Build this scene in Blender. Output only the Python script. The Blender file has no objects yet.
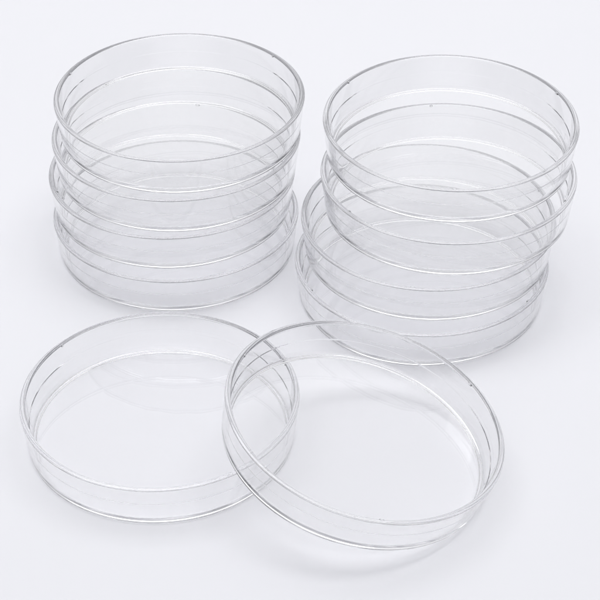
import bpy, bmesh, math
from mathutils import Vector, Matrix

S = bpy.context.scene
COL = S.collection
MM = 0.001

# ------------------------------------------------------------------ camera
ELEV, DIST, FPX = math.radians(37.03), 679.86 * MM, 1902.2
cam_data = bpy.data.cameras.new("camera")
cam = bpy.data.objects.new("camera", cam_data)
COL.objects.link(cam)
cam.location = (0, -DIST * math.cos(ELEV), DIST * math.sin(ELEV))
cam.rotation_euler = (math.pi / 2 - ELEV, 0, 0)
cam_data.sensor_width = 36
cam_data.lens = FPX / 600 * 36
cam_data.clip_start, cam_data.clip_end = 0.02, 50
S.camera = cam

# ------------------------------------------------------- light of the studio
S.view_settings.view_transform = 'Standard'
S.view_settings.look = 'None'
S.view_settings.exposure = 0
S.view_settings.gamma = 1
W = bpy.data.worlds.new("World")
S.world = W
W.use_nodes = True
bg = W.node_tree.nodes['Background']
bg.inputs['Strength'].default_value = 1.08
# a white light tent: bright roof, back and front; open and dim at the sides and towards the table's level
_nt = W.node_tree
_tc = _nt.nodes.new('ShaderNodeTexCoord')
_sx = _nt.nodes.new('ShaderNodeSeparateXYZ')
_cr = _nt.nodes.new('ShaderNodeValToRGB')


def _math(op, a, b):
    n = _nt.nodes.new('ShaderNodeMath')
    n.operation = op
    for i, v in enumerate((a, b)):
        if isinstance(v, float):
            n.inputs[i].default_value = v
        else:
            _nt.links.new(v, n.inputs[i])
    return n.outputs[0]


_nt.links.new(_tc.outputs['Generated'], _sx.inputs[0])
_side = _math('MULTIPLY', _math('MULTIPLY', _sx.outputs['X'], _sx.outputs['X']), 0.95)
_face = _math('MULTIPLY', _math('MULTIPLY', _sx.outputs['Y'], _sx.outputs['Y']), 0.12)
_v = _math('ADD', _math('SUBTRACT', _sx.outputs['Z'], _side), _face)
_el = _cr.color_ramp.elements
_el[0].position, _el[0].color = 0.02, (0.13, 0.13, 0.138, 1)
_el[1].position, _el[1].color = 0.52, (0.975, 0.98, 1.0, 1)
_cr.color_ramp.interpolation = 'EASE'
_nt.links.new(_v, _cr.inputs['Fac'])
_nt.links.new(_cr.outputs['Color'], bg.inputs['Color'])


def softbox(name, loc, target, sx, sy, watts, color=(1, 1, 1)):
    d = bpy.data.lights.new(name, 'AREA')
    d.shape = 'RECTANGLE'
    d.size, d.size_y, d.energy, d.color = sx, sy, watts, color
    o = bpy.data.objects.new(name, d)
    COL.objects.link(o)
    o.location = loc
    o.rotation_euler = (Vector(target) - Vector(loc)).to_track_quat('-Z', 'Y').to_euler()
    return o


softbox("softbox_overhead", (0.0, 0.22, 1.0), (0.0, 0.18, 0.0), 1.15, 0.5, 4.9, (1.0, 1.0, 1.0))

c = S.cycles
c.max_bounces, c.transmission_bounces, c.glossy_bounces, c.diffuse_bounces = 100, 100, 100, 4
c.transparent_max_bounces = 16
c.caustics_refractive = c.caustics_reflective = True
c.blur_glossy = 0.0
c.use_guiding = True
c.denoising_prefilter = 'ACCURATE'
c.sample_clamp_indirect = 0.0
c.use_denoising = True


# ---------------------------------------------------------------- materials
def mat_plastic():
    m = bpy.data.materials.new("clear_polystyrene")
    m.use_nodes = True
    nt = m.node_tree
    nt.nodes.remove(nt.nodes['Principled BSDF'])
    b = nt.nodes.new('ShaderNodeBsdfGlass')
    b.inputs['Color'].default_value = (0.982, 0.982, 0.983, 1)
    b.inputs['IOR'].default_value = 1.58
    b.inputs['Roughness'].default_value = 0.01
    nt.links.new(b.outputs['BSDF'], nt.nodes['Material Output'].inputs['Surface'])
    tc = nt.nodes.new('ShaderNodeTexCoord')
    n1 = nt.nodes.new('ShaderNodeTexNoise')
    n1.inputs['Scale'].default_value = 55
    n1.inputs['Detail'].default_value = 2
    bp = nt.nodes.new('ShaderNodeBump')
    bp.inputs['Strength'].default_value = 0.03
    bp.inputs['Distance'].default_value = 0.0006
    nt.links.new(tc.outputs['Object'], n1.inputs['Vector'])
    nt.links.new(n1.outputs['Fac'], bp.inputs['Height'])
    nt.links.new(bp.outputs['Normal'], b.inputs['Normal'])
    return m


def mat_table():
    m = bpy.data.materials.new("white_acrylic_sheet")
    m.use_nodes = True
    nt = m.node_tree
    b = nt.nodes['Principled BSDF']
    b.inputs['Roughness'].default_value = 0.55
    b.inputs['Specular IOR Level'].default_value = 0.2
    tc = nt.nodes.new('ShaderNodeTexCoord')
    n1 = nt.nodes.new('ShaderNodeTexNoise')
    n1.inputs['Scale'].default_value = 9
    n1.inputs['Detail'].default_value = 4
    cr = nt.nodes.new('ShaderNodeValToRGB')
    cr.color_ramp.elements[0].color = (0.752, 0.752, 0.782, 1)
    cr.color_ramp.elements[1].color = (0.770, 0.770, 0.799, 1)
    nt.links.new(tc.outputs['Object'], n1.inputs['Vector'])
    nt.links.new(n1.outputs['Fac'], cr.inputs['Fac'])
    nt.links.new(cr.outputs['Color'], b.inputs['Base Color'])
    return m


PLASTIC = mat_plastic()
TABLE = mat_table()


# ----------------------------------------------------------------- the table
def tabletop():
    bm = bmesh.new()
    bmesh.ops.create_cube(bm, size=1)
    bmesh.ops.scale(bm, vec=(4.0, 4.0, 0.02), verts=bm.verts)
    bmesh.ops.translate(bm, vec=(0, 0.6, -0.01), verts=bm.verts)
    me = bpy.data.meshes.new("tabletop")
    bm.to_mesh(me)
    bm.free()
    me.materials.append(TABLE)
    o = bpy.data.objects.new("tabletop", me)
    COL.objects.link(o)
    o['kind'] = 'structure'
    o['label'] = "seamless white table surface under the dishes"
    return o


tabletop()


# ---------------------------------------------------------------- the dishes
SEG = 1440


def lathe(name, prof, sharp=math.radians(28)):
    """Surface of revolution of one stretch (r, z in mm) of the closed outline of a dish; r = 0 closes to a point."""
    me = bpy.data.meshes.new(name)
    vs, fs, rings = [], [], []
    for r, z in prof:
        if r == 0:
            rings.append([len(vs)] * SEG)
            vs.append((0, 0, z * MM))
        else:
            rings.append(list(range(len(vs), len(vs) + SEG)))
            for k in range(SEG):
                a = 2 * math.pi * k / SEG
                vs.append((r * math.cos(a) * MM, r * math.sin(a) * MM, z * MM))
    for a, b in zip(rings, rings[1:]):
        for k in range(SEG):
            k2 = (k + 1) % SEG
            q = []
            for i in (a[k], a[k2], b[k2], b[k]):
                if i not in q:
                    q.append(i)
            fs.append(q)
    me.from_pydata(vs, [], fs)
    me.update()
    for p in me.polygons:
        p.use_smooth = True
    me.materials.append(PLASTIC)
    return me


def arc(cx, cz, r, a0, a1, n):
    return [(cx + r * math.cos(math.radians(a0 + (a1 - a0) * i / n)),
             cz + r * math.sin(math.radians(a0 + (a1 - a0) * i / n))) for i in range(n + 1)]


def dish_outline(R, RF, H):
    """Outline from the underside centre, out over the foot, up the outside, over the rim and down the inside."""
    T = 1.9                                             # wall thickness
    under = [(0, 0.35), (20, 0.35), (39.5, 0.35), (40.2, 0.35), (40.45, 0.33), (40.7, 0.2), (40.9, 0.05), (41.15, 0.0),
             (41.5, 0.0), (RF - 0.8, 0.0), (RF - 0.45, 0.0)]
    heel = arc(RF - 0.36, 0.36, 0.36, -82, -2, 7)
    ro = lambda z: RF + (R - RF) * (z / H)
    out1 = [(ro(0.6), 0.6), (ro(1.1), 1.1), (ro(5), 5.0), (ro(H - 2.0), H - 2.0), (ro(H - 0.9), H - 0.9)]
    # crowned lip: tight shoulders, a flatter crown between them
    rs, half, crown_a = 0.3, T / 2, 36
    crown_r = (half - rs) / math.sin(math.radians(crown_a)) + rs
    cz = H - crown_r
    sz = cz + (crown_r - rs) * math.cos(math.radians(crown_a))
    lc = R - half
    lip = arc(lc + half - rs, sz, rs, 4, 90 - crown_a - 6, 5) + arc(lc, cz, crown_r, 90 - crown_a, 90 + crown_a, 12) \
        + arc(lc - half + rs, sz, rs, 90 + crown_a + 6, 176, 5)
    ri = lambda z: (R - T - 0.03) - (R - RF) * ((H - z) / H)
    zs, st = 0.54 * H, 0.20                             # faint moulded step half way down the inside
    in1 = [(ri(H - 0.9) + st, H - 0.9), (ri(H - 2.0) + st, H - 2.0), (ri(zs + .9) + st, zs + .9),
           (ri(zs + .24) + st, zs + .24), (ri(zs + .16) + st, zs + .16), (ri(zs + .08) + st * .93, zs + .08),
           (ri(zs - .08) + st * .07, zs - .08), (ri(zs - .16), zs - .16), (ri(zs - .24), zs - .24), (ri(zs - .9), zs - .9), (ri(4.2), 4.2), (ri(3.0), 3.0)]
    rf = 0.8
    fil = arc(ri(1.55 + rf) - rf, 1.55 + rf, rf, -4, -86, 16)
    x1 = ri(1.55 + rf) - rf
    fl = [(x1 - 0.4, 1.55), (x1 - 1.2, 1.55), (36, 1.55), (20, 1.55), (0, 1.55)]
    return under, heel, out1, lip, in1, fil, fl


MESHES = {}


def dish_meshes(R, RF, H):
    key = (R, RF, H)
    if key not in MESHES:
        under, heel, out1, lip, in1, fil, fl = dish_outline(R, RF, H)
        # floor = underside plus inner floor, wall = heel to lip and lip to fillet, rim = lip; seams share their rings
        fl_me = lathe("dish_floor", under + heel[:1])
        extra = lathe("tmp", fil[-1:] + fl)
        bm = bmesh.new()
        bm.from_mesh(fl_me)
        bm.from_mesh(extra)
        bm.to_mesh(fl_me)
        bm.free()
        wall = lathe("side_wall", heel + out1)
        inner = lathe("tmp", in1 + fil)
        bm = bmesh.new()
        bm.from_mesh(wall)
        bm.from_mesh(inner)
        bm.to_mesh(wall)
        bm.free()
        rim = lathe("rim", out1[-1:] + lip + in1[:1])
        MESHES[key] = (fl_me, wall, rim)
    return MESHES[key]


def nub_mesh(R, H, ang):
    """Small moulded vent nub: a rounded pip standing on the inner edge of the rim."""
    bm = bmesh.new()
    bmesh.ops.create_uvsphere(bm, u_segments=16, v_segments=10, radius=1)
    bmesh.ops.scale(bm, vec=(0.42 * MM, (0.8 + 0.25 * math.sin(7 * ang)) * MM, (0.42 + 0.1 * math.cos(5 * ang)) * MM), verts=bm.verts)
    bmesh.ops.translate(bm, vec=((R - 1.75) * MM, 0, (H - 0.45) * MM), verts=bm.verts)
    bmesh.ops.rotate(bm, matrix=Matrix.Rotation(ang, 3, 'Z'), verts=bm.verts)
    me = bpy.data.meshes.new("vent_nub")
    bm.to_mesh(me)
    bm.free()
    for p in me.polygons:
        p.use_smooth = True
    me.materials.append(PLASTIC)
    return me


def link(name, me, parent):
    o = bpy.data.objects.new(name, me)
    COL.objects.link(o)
    o.parent = parent
    return o


def petri_dish(label, base, normal=(0, 0), R=45.0, RF=43.27, H=14.3, nubs=(), spin=0.0):
    t = bpy.data.objects.new("petri_dish", None)
    COL.objects.link(t)
    t.empty_display_size = 0.01
    n = Vector((normal[0], normal[1], 1)).normalized()
    q = Vector((0, 0, 1)).rotation_difference(n)
    t.rotation_mode = 'QUATERNION'
    t.rotation_quaternion = q @ Matrix.Rotation(math.radians(spin), 3, 'Z').to_quaternion()
    t.location = Vector(base) * MM
    t['label'], t['category'], t['group'] = label, "petri dish", "clear plastic petri dishes"
    f, w, r = dish_meshes(R, RF, H)
    link("dish_floor", f, t)
    wo = link("side_wall", w, t)
    link("rim", r, wo)
    for a in nubs:
        link("vent_nub", nub_mesh(R, H, math.radians(a - spin)), wo)
    return t


E0 = 0.03   # hair of air under everything that rests
P_, H_ = 14.35, 14.3
# left stack
petri_dish("clear dish at the bottom of the left stack, standing on the white surface",
           (-45.56, 36.29, E0), spin=20, nubs=(-70, 50, 170))
petri_dish("clear dish third from the top of the left stack, just above its bottom dish",
           (-46.78, 42.18, E0 + P_), spin=75, nubs=(200, 80))
petri_dish("clear dish second from the top of the left stack, directly under the topmost one",
           (-44.80, 44.15, E0 + 2 * P_), spin=130, nubs=(10, 130))
petri_dish("topmost clear empty dish of the left stack, open upwards",
           (-43.27, 46.82, E0 + 3 * P_), spin=200, nubs=(160, 40))
# right stack, slipping backwards as it rises
petri_dish("bottom dish of the right stack, standing on the white surface behind the tilted dish",
           (43.19, 5.76, E0), spin=45, nubs=(-35, 85, 205))
petri_dish("dish second from the bottom of the right stack, jutting out to the left",
           (45.33, 12.09, E0 + P_), spin=100, nubs=(20, 140, 260))
petri_dish("clear dish directly under the topmost one of the right stack",
           (52.21, 18.63, E0 + 2 * P_), spin=160, nubs=(215, 335, 95))
petri_dish("topmost clear empty dish of the right stack, tipped slightly forward",
           (52.92, 29.3, E0 + 3 * P_ + 0.35), normal=(0.008, -0.012), spin=10, nubs=(145, 268, 25))
# the two in front
petri_dish("clear open dish lying flat in front, a tilted dish leaning on its rim",
           (-45.24, -71.84, E0), H=15.46, spin=60, nubs=(142, 22))
petri_dish("clear dish propped at a tilt on the rim of the flat dish beside it",
           (17.37, -91.27, 10.45), normal=(0.244, -0.046), R=45.0, RF=43.11, H=13.9, spin=15, nubs=(35, 275, 155))
